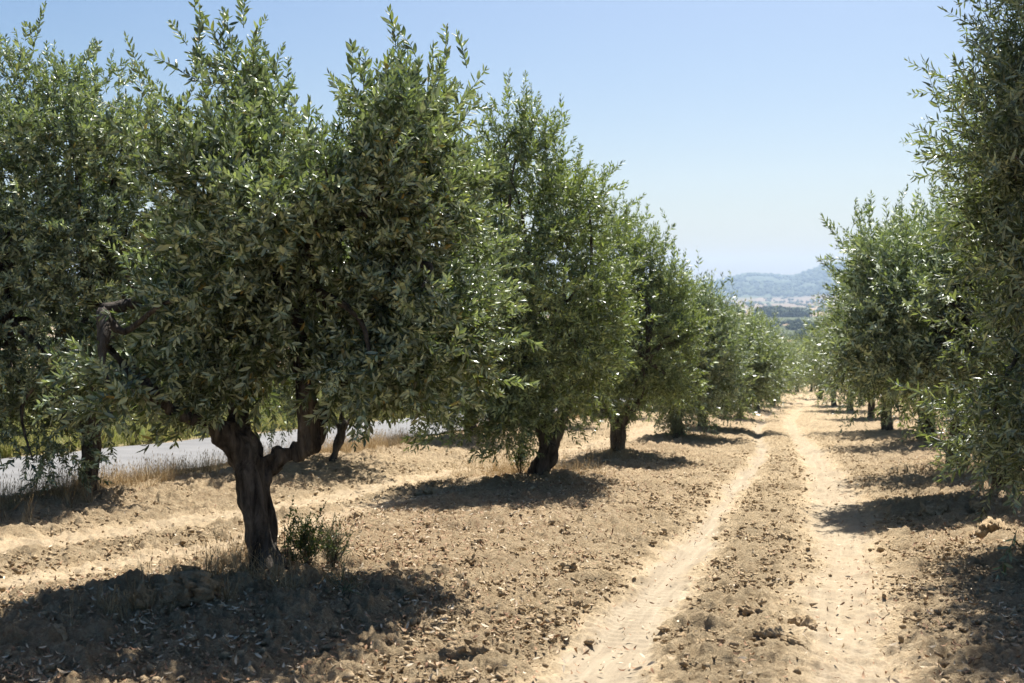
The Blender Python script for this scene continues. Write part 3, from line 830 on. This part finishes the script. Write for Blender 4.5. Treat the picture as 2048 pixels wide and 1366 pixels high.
# ------------------------------------------------------------------ ground, road, hills
gm = polar_ground(); obj("ground", gm, mat_ground(), kind="structure")
ry = np.concatenate([np.arange(-60, 120, .5), np.arange(120, 900, 10)]); rx = np.linspace(ROAD_F, ROAD_N, 9)
X, Y = np.meshgrid(rx, ry); ed = (fbm(Y * 1.3, X * 0, 3, 5) - .5) * .5
X2 = X + np.where(X > ROAD_N - .01, ed, 0) + np.where(X < ROAD_F + .01, -ed, 0)
Z = base_z(X2, Y) + 0.03 + .04 * (1 - ((X - (ROAD_F + ROAD_N) / 2) / 1.75) ** 2) - (Y > 130) * .0
v = np.stack([X2.ravel(), Y.ravel(), Z.ravel()], 1); nr, nc = X.shape
i = (np.arange(nr - 1)[:, None] * nc + np.arange(nc - 1)[None]).ravel()
obj("road", smooth(mesh_from(v, np.stack([i, i + 1, i + nc + 1, i + nc], 1))), mat_road(), kind="structure")

# hills on the horizon
def ridge(px):
    xs = [-1500, -200, 600, 1100, 1410, 1455, 1500, 1540, 1590, 1625, 1665, 1800, 2100, 2600, 3600]
    hs = [20, 45, 30, 12, 15, 28, 38, 37, 34, 45, 58, 70, 60, 30, 20]
    return np.interp(px, xs, hs)


na, nr = 420, 70
pxs = np.linspace(-1500, 3600, na); ds = np.linspace(2600, 6800, nr)
PX, D = np.meshgrid(pxs, ds)
zr = CAMZ + ridge(PX) / FPX * 5600
t = sstep(3700, 5600, D) ** 1.3 * (1 - .35 * sstep(5600, 6800, D))
rough_ = (fbm(PX * .012, D * .0016, 5, 77) - .5)
Zh = -31 + (zr + 31) * t + rough_ * 34 * t * (1 - sstep(5200, 5600, D) * .75) + sstep(2600, 3700, D) * 7
pxd = (PX - 1024) / FPX
v = np.stack([(fh[0] + pxd * Rv[0]) * D, (fh[1] + pxd * Rv[1]) * D, Zh], -1).reshape(-1, 3)
i = (np.arange(nr - 1)[:, None] * na + np.arange(na - 1)[None]).ravel()
hm = smooth(mesh_from(v, np.stack([i, i + 1, i + na + 1, i + na], 1)))
lowm = 1 - sstep(0.10, 0.22, t + rough_ * .25)
hm.attributes.new("low", 'FLOAT', 'POINT').data.foreach_set("value", lowm.ravel().astype(np.float32))
obj("hills", hm, mat_hill(), kind="structure")


def hill_z(px, d):
    ii = np.clip(np.searchsorted(pxs, px), 0, na - 1); jj = np.clip(np.searchsorted(ds, d), 0, nr - 1); return Zh[jj, ii]


# lumpy leaf-mass blob used for woods kilometres away
def ico_lump(seed, sub=2, amp=.35, flat=.8):
    import bmesh
    bm = bmesh.new(); bmesh.ops.create_icosphere(bm, subdivisions=sub, radius=1.0)
    v = np.array([q.co[:] for q in bm.verts]); f = np.array([[q.index for q in g.verts] for g in bm.faces]); bm.free()
    r = np.random.default_rng(seed); o = r.random(3) * 50
    nn = fbm(v[:, 0] * 1.7 + o[0] + v[:, 2], v[:, 1] * 1.7 + o[1] - v[:, 2] * .8, 3, seed)
    v = v * (1 + (nn[:, None] - .5) * amp * 2) * np.array([1, 1, flat])
    return v, np.zeros((0, 4), int), f, np.full(len(v), r.random())


LB = [ico_lump(i + 900, 2, .55, .75) for i in range(6)]
r = np.random.default_rng(55)
M_WOOD = mat_tinted("far_foliage", [(0, (0.030, 0.050, 0.018)), (1, (0.075, 0.10, 0.040))], .9)
# wood on the hills
n = 9000; px = r.uniform(200, 2600, n); dd = r.uniform(4300, 5650, n); zz = hill_z(px, dd)
keep = fbm(px * .011, dd * .003, 3, 4) > .40
px, dd, zz = px[keep], dd[keep], zz[keep]; pd = (px - 1024) / FPX
pos = np.stack([(fh[0] + pd * Rv[0]) * dd, (fh[1] + pd * Rv[1]) * dd, zz + 2], 1)
sz = r.uniform(6, 13, len(pos))
obj("woodland", scatter(LB, pos, frames(np.tile([0, 0, 1.], (len(pos), 1)) + r.normal(size=(len(pos), 3)) * .1, r), sz, r), M_WOOD, kind="stuff",
    label="hazy blue green wood covering the hills on the horizon", category="woodland")
# orchards dotted over the plain
n = 4200; px = r.uniform(300, 2500, n); dd = 1900 + r.random(n) * 2600
keep = fbm(px * .045 + 9, dd * .006, 3, 14) > .50; px, dd = px[keep], dd[keep]; pd = (px - 1024) / FPX
xx = (fh[0] + pd * Rv[0]) * dd; yy = (fh[1] + pd * Rv[1]) * dd
zz = np.where(dd > 2600, hill_z(px, dd), -30)
zz = np.maximum(zz, -31)
sz = r.uniform(3, 6.5, len(px))
obj("orchard_trees", scatter(LB, np.stack([xx, yy, zz + 1.5], 1), frames(np.tile([0, 0, 1.], (len(px), 1)), r), sz, r), M_WOOD, kind="stuff",
    label="dark dots of far orchard trees spread over the tan plain", category="orchard")
# green belt of bushes at the foot of the slope
def belt(name, n, pxr, dr, sr, label, thr=.0, seed=3):
    r = np.random.default_rng(seed); px = r.uniform(*pxr, n); dd = r.uniform(*dr, n); pd = (px - 1024) / FPX
    if thr: k = fbm(px * .03, dd * .01, 3, seed) > thr; px, dd, pd = px[k], dd[k], pd[k]
    xx = (fh[0] + pd * Rv[0]) * dd; yy = (fh[1] + pd * Rv[1]) * dd; zz = base_z(xx, yy)
    sz = r.uniform(*sr, len(px))
    return obj(name, scatter(LEAFY, np.stack([xx, yy, zz + .6 * sz * .5], 1), frames(np.tile([0, 0, 1.], (len(px), 1)), r), sz, r), M_WOOD, kind="stuff", label=label, category="woodland")


def leafy(seed, nl=260):
    r = np.random.default_rng(seed); c = unit(r.normal(size=(nl, 3))) * (r.random(nl) ** .3)[:, None]
    c *= 1 + .35 * (fbm(c[:, 0] * 2 + seed, c[:, 1] * 2 + c[:, 2], 2, seed)[:, None] - .5) * 2; c[:, 2] *= .75
    a = unit(r.normal(size=(nl, 3))); b = unit(np.cross(a, r.normal(size=(nl, 3)))); s = .13
    V = np.stack([c - a * s, c - b * s * .8, c + a * s, c + b * s * .8], 1).reshape(-1, 3)
    Q = np.arange(nl * 4).reshape(-1, 4); v2, q2, t2, ti = LB[seed % 6]
    V = np.vstack([V, v2 * .78]); return V, Q, t2 + nl * 4, np.append(np.repeat(r.random(nl), 4), np.full(len(v2), .2))


LEAFY = [leafy(i) for i in range(6)]
belt("bush_belt", 2600, (700, 2400), (420, 1350), (2.2, 5.0), "green belt of olive trees and bushes below the far fields", .36, 3)
belt("copse", 70, (1522, 1605), (1560, 1680), (9, 15), "low dark copse standing in the tan field before the hills", 0, 5)

# ------------------------------------------------------------------ clods, litter, grass, weeds
M_CLOD = mat_clod()
CL = []


def shard(seed, n=13):
    import bmesh
    r_ = np.random.default_rng(seed); P_ = unit(r_.normal(size=(n, 3))) * r_.uniform(.65, 1.15, (n, 1)) * np.array([1, r_.uniform(.5, .95), r_.uniform(.4, .8)])
    bm = bmesh.new()
    for p in P_: bm.verts.new(p)
    g = bmesh.ops.convex_hull(bm, input=bm.verts); bmesh.ops.delete(bm, geom=[e for e in g['geom_unused'] if isinstance(e, bmesh.types.BMVert)], context='VERTS')
    bmesh.ops.triangulate(bm, faces=bm.faces); bm.verts.index_update()
    v = np.array([q.co[:] for q in bm.verts]); f = np.array([[q.index for q in g2.verts] for g2 in bm.faces]); bm.free()
    return v, np.zeros((0, 4), int), f, np.full(len(v), r_.random())


for i in range(24): CL.append(shard(800 + i, 9 + i % 9))
r = np.random.default_rng(91)


def fan_points(n, rmin, rmax, amax=27, power=1.0, r=r):
    a = np.radians(r.uniform(-amax, amax, n)); rr = (rmin ** (2 - power) + r.random(n) * (rmax ** (2 - power) - rmin ** (2 - power))) ** (1 / (2 - power))
    return rr * (fh[0] * np.cos(a) + Rv[0] * np.sin(a)), rr * (fh[1] * np.cos(a) + Rv[1] * np.sin(a))


n = 180000; x, y = fan_points(n, 4.2, 30, 28, 1.25)
tl, tr, tm, dd_ = masks(x, y); tk = np.maximum(np.maximum(tl, tr), tm)
p_ = (1 - tk) ** 2 * (0.15 + 1.3 * np.clip(fbm(x * .9, y * .9, 3, 48) - .3, 0, 1)) * np.where((x > ROWX + 1.8) & (dd_ < 1.3), 1.8, 1.0)
keep = (r.random(n) < p_) & (x > ROAD_N + 1.5); x, y = x[keep], y[keep]
sz = 0.005 + 0.038 * r.random(len(x)) ** 8 + .013 * r.random(len(x)) ** 2
z = macro_z(x, y) + .006 + .024 * r.random(len(x))
print("clods", len(x))
me = scatter(CL, np.stack([x, y, z], 1), frames(np.tile([0, 0, 1.], (len(x), 1)) + r.normal(size=(len(x), 3)) * .5, r), sz, r)
obj("soil_clods", me, M_CLOD, kind="stuff", label="dry tan crumbs and clods of ploughed earth between the tracks and rows", category="soil clods")

BIG = [((366, 1207), .17, "largest rough clod of earth, in the shade below the nearest tree"), ((300, 1222), .12, "rounded clod just left of the largest one under the nearest tree"),
       ((942, 1127), .065, "lone dark sided clod in open sun right of the nearest tree's shadow"), ((1135, 1143), .07, "squarish clod near the left edge of the track"),
       ((848, 990), .10, "dark clod by the tip of the second tree's shadow"), ((808, 1200), .09, "clod lying in the shadow right of the nearest trunk"),
       ((955, 1092), .06, "small flat pale clod just behind the lone dark sided one"), ((712, 1038), .06, "small clod in the open strip behind the green weed"),
       ((1545, 1285), .10, "pale slab of earth between the two wheel tracks, lowest large one"), ((1580, 1300), .07, "pale rounded clod beside the slab between the wheel tracks"),
       ((1610, 1255), .07, "pale pointed clod at the left edge of the right wheel track"), ((1575, 1085), .08, "flat slab of earth between the wheel tracks, nearer the shadow bands"),
       ((1980, 1075), .15, "big slanting slab of earth at the right edge below the big tree"), ((1870, 1030), .12, "clod in the dark shadow band right of the right wheel track"),
       ((1960, 1028), .12, "pale lit slab at the edge of the shadow band under the big tree"), ((1505, 1235), .07, "brown clod on the left side of the strip between the tracks"),
       ((925, 1325), .11, "rough clod by the bottom edge, left of the track"), ((100, 1290), .09, "clod in the shade near the lower left corner"), ((660, 1080), .05, "small pale clod beside the green weed")]
for k, (pp, s, lb) in enumerate(BIG):
    x, y = at(*pp)
    v, q, f, ti = ico_lump(700 + k, 4, .7, .55); v = v * (1 + .32 * lumps(v[:, 0] * 2.1 + v[:, 2] * .7 + k, v[:, 1] * 2.1 - v[:, 2] * .9, k)[:, None])
    v = v * np.array([1, random.uniform(.6, .95), 1]) * s
    v += (fbm(v[:, 0] * 34 + k + v[:, 2] * 17, v[:, 1] * 34 + v[:, 2] * 29, 5, k, .75)[:, None] - .5) * s * np.array([.8, .8, 1.1])
    me = mesh_from(v, f); me.attributes.new("tint", 'FLOAT', 'POINT').data.foreach_set("value", np.full(len(v), .35 if s > .1 else random.uniform(.4, .95), np.float32))
    o = obj("soil_clod", me, M_CLOD, None, (x, y, float(macro_z(x, y)) + s * .38), label=lb, category="clod", group="large clods of earth")
    o.rotation_euler = (random.uniform(-.3, .3), random.uniform(-.3, .3), random.random() * 6)


def litter_leaf(seed):
    r = np.random.default_rng(seed); L = .024; w = .0055; c = r.uniform(-.01, .02)
    V = np.array([[-L, 0, c], [-L * .3, -w, 0], [-L * .3, w, 0.003], [L * .4, -w, 0], [L * .4, w, .002], [L, 0, c * .8]])
    return V, np.array([[1, 3, 4, 2]]), np.array([[0, 1, 2], [3, 5, 4]]), np.full(6, r.random())


LL = [litter_leaf(i) for i in range(16)]
M_LITTER = mat_tinted("dead_leaf", [(0, (0.20, 0.10, 0.05)), (.4, (0.34, 0.20, 0.11)), (.8, (0.46, 0.35, 0.22)), (1, (0.58, 0.48, 0.34))], .75)
n = 90000; x, y = fan_points(n, 4.3, 22, 28, 1.0)
p_ = np.clip(np.exp(-((x - ROWX - .3) / 1.5) ** 2) * .9 + np.exp(-((x - ROWR - .7) / 1.6) ** 2) * .9, 0, 1) * (.25 + 1.2 * np.clip(fbm(x * 1.1, y * 1.1, 3, 49) - .25, 0, 1)) + .03
keep = (r.random(n) < p_ * .75); x, y = x[keep], y[keep]; print("litter", len(x))
me = scatter(LL, np.stack([x, y, macro_z(x, y) + .02 + .035 * r.random(len(x))], 1), frames(np.tile([0, 0, 1.], (len(x), 1)) + r.normal(size=(len(x), 3)) * .45, r), r.uniform(.6, 1.3, len(x)), r)
obj("leaf_litter", me, M_LITTER, kind="stuff", label="dead brown olive leaves strewn over the soil under the tree rows", category="leaf litter")


def blade_tuft(seed, nb=16, h=.3, lean=.5, w=.0022, curl=.5, seedhead=.0):
    r = np.random.default_rng(seed); V = []; Q = []; T = []; ti = []
    for k in range(nb):
        a = r.random() * 6.28; o = np.array([r.normal(0, .03), r.normal(0, .03), 0]); d = np.array([math.cos(a), math.sin(a), 0]); s = np.array([-d[1], d[0], 0])
        H = h * r.uniform(.45, 1.2); ln = lean * r.random(); tv = r.random(); b = len(V); ww = w * r.uniform(.7, 1.5)
        for j in range(4):
            t = j / 3; c = o + d * (ln * H * t + curl * H * ln * t * t) + np.array([0, 0, H * t * (1 - .3 * ln * t)])
            V += [c - s * ww * (1 - .7 * t), c + s * ww * (1 - .7 * t)]; ti += [tv] * 2
        Q += [[b + 2 * j, b + 2 * j + 1, b + 2 * j + 3, b + 2 * j + 2] for j in range(3)]
        if r.random() < seedhead:
            c = V[-1]; b = len(V); u = np.array([0, 0, .02])
            V += [c, c + s * .004 + u, c + u * 2.2, c - s * .004 + u]; Q += [[b, b + 1, b + 2, b + 3]]; ti += [tv] * 4
    return np.array(V), np.array(Q), np.zeros((0, 3), int), np.array(ti)


M_DRY = mat_tinted("dry_grass", [(0, (0.22, 0.14, 0.06)), (.5, (0.40, 0.28, 0.14)), (1, (0.56, 0.44, 0.26))], .7, .2)
M_GREEN = mat_tinted("green_grass", [(0, (0.10, 0.13, 0.025)), (.5, (0.22, 0.24, 0.06)), (1, (0.42, 0.37, 0.16))], .6, .35)
TD = [blade_tuft(i, 22, .30, .7, .002, .6, .35) for i in range(8)]
TG = [blade_tuft(40 + i, 26, .30, .7, .004) for i in range(6)]


def grass(name, pts, spread, count, protos, sc_, mat, label, cat, seed, sink=.0):
    r = np.random.default_rng(seed); P = []
    for (p, wgt) in pts:
        m = int(count * wgt); P.append(np.array(p)[None] + r.normal(size=(m, 2)) * np.array(spread))
    P = np.vstack(P); z = macro_z(P[:, 0], P[:, 1]) - sink
    me = scatter(protos, np.column_stack([P, z]), frames(np.tile([0, 0, 1.], (len(P), 1)) + r.normal(size=(len(P), 3)) * .15, r), r.uniform(*sc_, len(P)), r)
    return obj(name, me, mat, kind="stuff", label=label, category=cat)


b1 = BASE["one"]; b2 = BASE["two"]
grass("dry_grass", [(at(450, 1160), .6), (at(560, 1175), .2), (at(660, 1170), .25), (at(490, 1140), .4)], (.16, .14), 38, TD, (.4, .95), M_DRY, "wispy straw coloured grass round the nearest olive trunk", "dry grass", 1)
grass("dry_grass", [(at(280, 1215), .5), (at(180, 1240), .4), (at(430, 1180), .4)], (.25, .2), 22, TD, (.4, .8), M_DRY, "thin straws on the shaded mound left of the nearest trunk", "dry grass", 2)
grass("dry_grass", [(G(1020, 960), .6), (G(1110, 965), .5), (G(1000, 945), .4), (G(1180, 925), .2)], (.35, .3), 90, TD, (.5, 1.0), M_DRY, "straw coloured weeds round the foot of the second trunk in the left row", "dry grass", 3)
# long fringe by the road
r = np.random.default_rng(66); m = 3600; gy = r.uniform(8, 60, m); gx = ROAD_N + .95 + r.normal(0, .30, m) + .2 * np.sin(gy * .8)
dens = fbm(gy * .5, gx * .5, 2, 71); k = dens > .42; gx, gy = gx[k], gy[k]
me = scatter(TD, np.column_stack([gx, gy, macro_z(gx, gy)]), frames(np.tile([0, 0, 1.], (len(gx), 1)) + r.normal(size=(len(gx), 3)) * .12, r), r.uniform(.45, 1.1, len(gx)), r)
obj("roadside_grass", me, M_DRY, kind="stuff", label="fringe of tall dry brown grass between the road and the grove", category="dry grass")
m = 16000; gy = 5 + 75 * r.random(m) ** 1.3; gx = ROAD_F - .3 - r.random(m) * 13
me = scatter(TG, np.column_stack([gx, gy, macro_z(gx, gy)]), frames(np.tile([0, 0, 1.], (m, 1)) + r.normal(size=(m, 3)) * .12, r), r.uniform(.8, 1.7, m), r)
obj("green_grass", me, M_GREEN, kind="stuff", label="bright green and yellow grass on the far side of the road", category="grass")


def weed(px, py, w, h, n, mat, label, seed, leafs=.028, group="leafy weeds at the tree feet"):
    r = np.random.default_rng(seed); x, y = at(px, py)
    o = root("weed", (x, y, float(macro_z(x, y)) - .01), label, group, "weed")
    pro = [sprig(.16, 7, leafs, 600 + i, fold=False, width=.5) for i in range(5)]
    st = []; tips = []
    for k in range(n):
        a = r.random() * 6.28; rr = abs(r.normal(0, .5)) * w; e = np.array([math.cos(a) * rr, math.sin(a) * rr, h * r.uniform(.45, 1.1)])
        m_ = e * .5 + r.normal(0, .02, 3)
        st.append(tube([(0, 0, 0), m_, e], [.005, .0035, .0015], 4, k, .05))
        for t in np.linspace(.3, 1, 5): tips.append((m_ if t < .5 else m_ + (e - m_) * (t * 2 - 1)))
    tips = np.array(tips) + r.normal(0, .02, (len(tips), 3)); dirs = r.normal(size=tips.shape) * .6 + [0, 0, .8]
    obj("stems", smooth(merge(st)), M_TWIG, o)
    obj("foliage", scatter(pro, tips, frames(dirs, r), r.uniform(.6, 1.1, len(tips)), r), mat, o)


M_WEED = mat_leaf("weed_leaf", (0.055, 0.085, 0.022), (0.10, 0.13, 0.05), transl=.25, yellow=.99)
M_WEEDG = mat_leaf("weed_leaf_grey", (0.13, 0.14, 0.08), (0.17, 0.18, 0.11), transl=.2, yellow=.99)
weed(612, 1140, .17, .36, 26, M_WEED, "dark leafy weed just right of the nearest olive trunk", 1)
weed(668, 1135, .15, .28, 26, M_WEEDG, "finer grey green weed right of the dark leafy one", 2, .016)
weed(572, 1140, .05, .40, 4, M_WEED, "thin upright sucker close against the nearest olive trunk", 3)
weed(1040, 955, .22, .5, 22, M_WEED, "weed growing up the left side of the second trunk", 4, .035)
weed(1352, 880, .5, .55, 34, M_WEEDG, "bushy weed at the foot of the fourth tree of the left row", 5, .04)
weed(690, 1205, .03, .18, 3, M_WEEDG, "short dead looking sprig on the shaded mound before the nearest tree", 6, .012)

# ------------------------------------------------------------------ haze
def box(x0, x1, y0, y1, z0, z1):
    v = np.array([[a, b, c] for a in (x0, x1) for b in (y0, y1) for c in (z0, z1)], float)
    return mesh_from(v, np.array([[0, 1, 3, 2], [4, 6, 7, 5], [0, 4, 5, 1], [2, 3, 7, 6], [0, 2, 6, 4], [1, 5, 7, 3]]))


hz = NT("haze"); pv = hz.n('ShaderNodeVolumePrincipled'); pv.inputs['Color'].default_value = (0.58, 0.76, 1.0, 1); pv.inputs['Density'].default_value = 0.00012; pv.inputs['Anisotropy'].default_value = 0.3
hz.l(pv, 'Volume', hz.out, 'Volume')
obj("haze", box(-7000, 9500, -4300, 8200, -45, 260), hz.m, kind="stuff", label="thin blue summer haze", category="haze")

# ------------------------------------------------------------------ sky, sun, camera
EL = math.radians(56); AZ = math.radians(2)          # azimuth from +Y towards +X
w = bpy.data.worlds.new("World"); sc.world = w; w.use_nodes = True
nt = w.node_tree; bg = nt.nodes['Background']; sk = nt.nodes.new('ShaderNodeTexSky'); sk.sky_type = 'NISHITA'; sk.sun_disc = False
sk.sun_elevation = EL; sk.sun_rotation = AZ; sk.air_density = 1.0; sk.dust_density = 2.4; sk.ozone_density = 1.2; sk.altitude = 100
hs_ = nt.nodes.new('ShaderNodeHueSaturation'); hs_.inputs['Saturation'].default_value = 1.5; nt.links.new(sk.outputs[0], hs_.inputs['Color']); nt.links.new(hs_.outputs[0], bg.inputs[0]); bg.inputs[1].default_value = 0.047
ld = bpy.data.lights.new("sun", 'SUN'); ld.energy = 5.0; ld.angle = math.radians(0.53); ld.color = (1.0, 0.965, 0.915)
lo = bpy.data.objects.new("sun", ld); C.objects.link(lo)
sd = Vector((math.sin(AZ) * math.cos(EL), math.cos(AZ) * math.cos(EL), math.sin(EL)))
lo.rotation_euler = sd.to_track_quat('Z', 'Y').to_euler()

cd = bpy.data.cameras.new("camera"); co = bpy.data.objects.new("camera", cd); C.objects.link(co); sc.camera = co
cd.lens = 40; cd.sensor_width = 36; cd.clip_end = 20000; cd.clip_start = .1
co.location = tuple(CAM); co.rotation_euler = (math.pi / 2 - PH, 0, TH)
cd.dof.use_dof = True; cd.dof.focus_distance = 9.0; cd.dof.aperture_fstop = 3.2
sc.view_settings.view_transform = 'Standard'; sc.view_settings.look = 'None'; sc.view_settings.gamma = 1; sc.view_settings.exposure = 1.22
sc.cycles.max_bounces = 6; sc.cycles.diffuse_bounces = 2; sc.cycles.transmission_bounces = 4; sc.cycles.volume_bounces = 0
sc.cycles.use_denoising = True
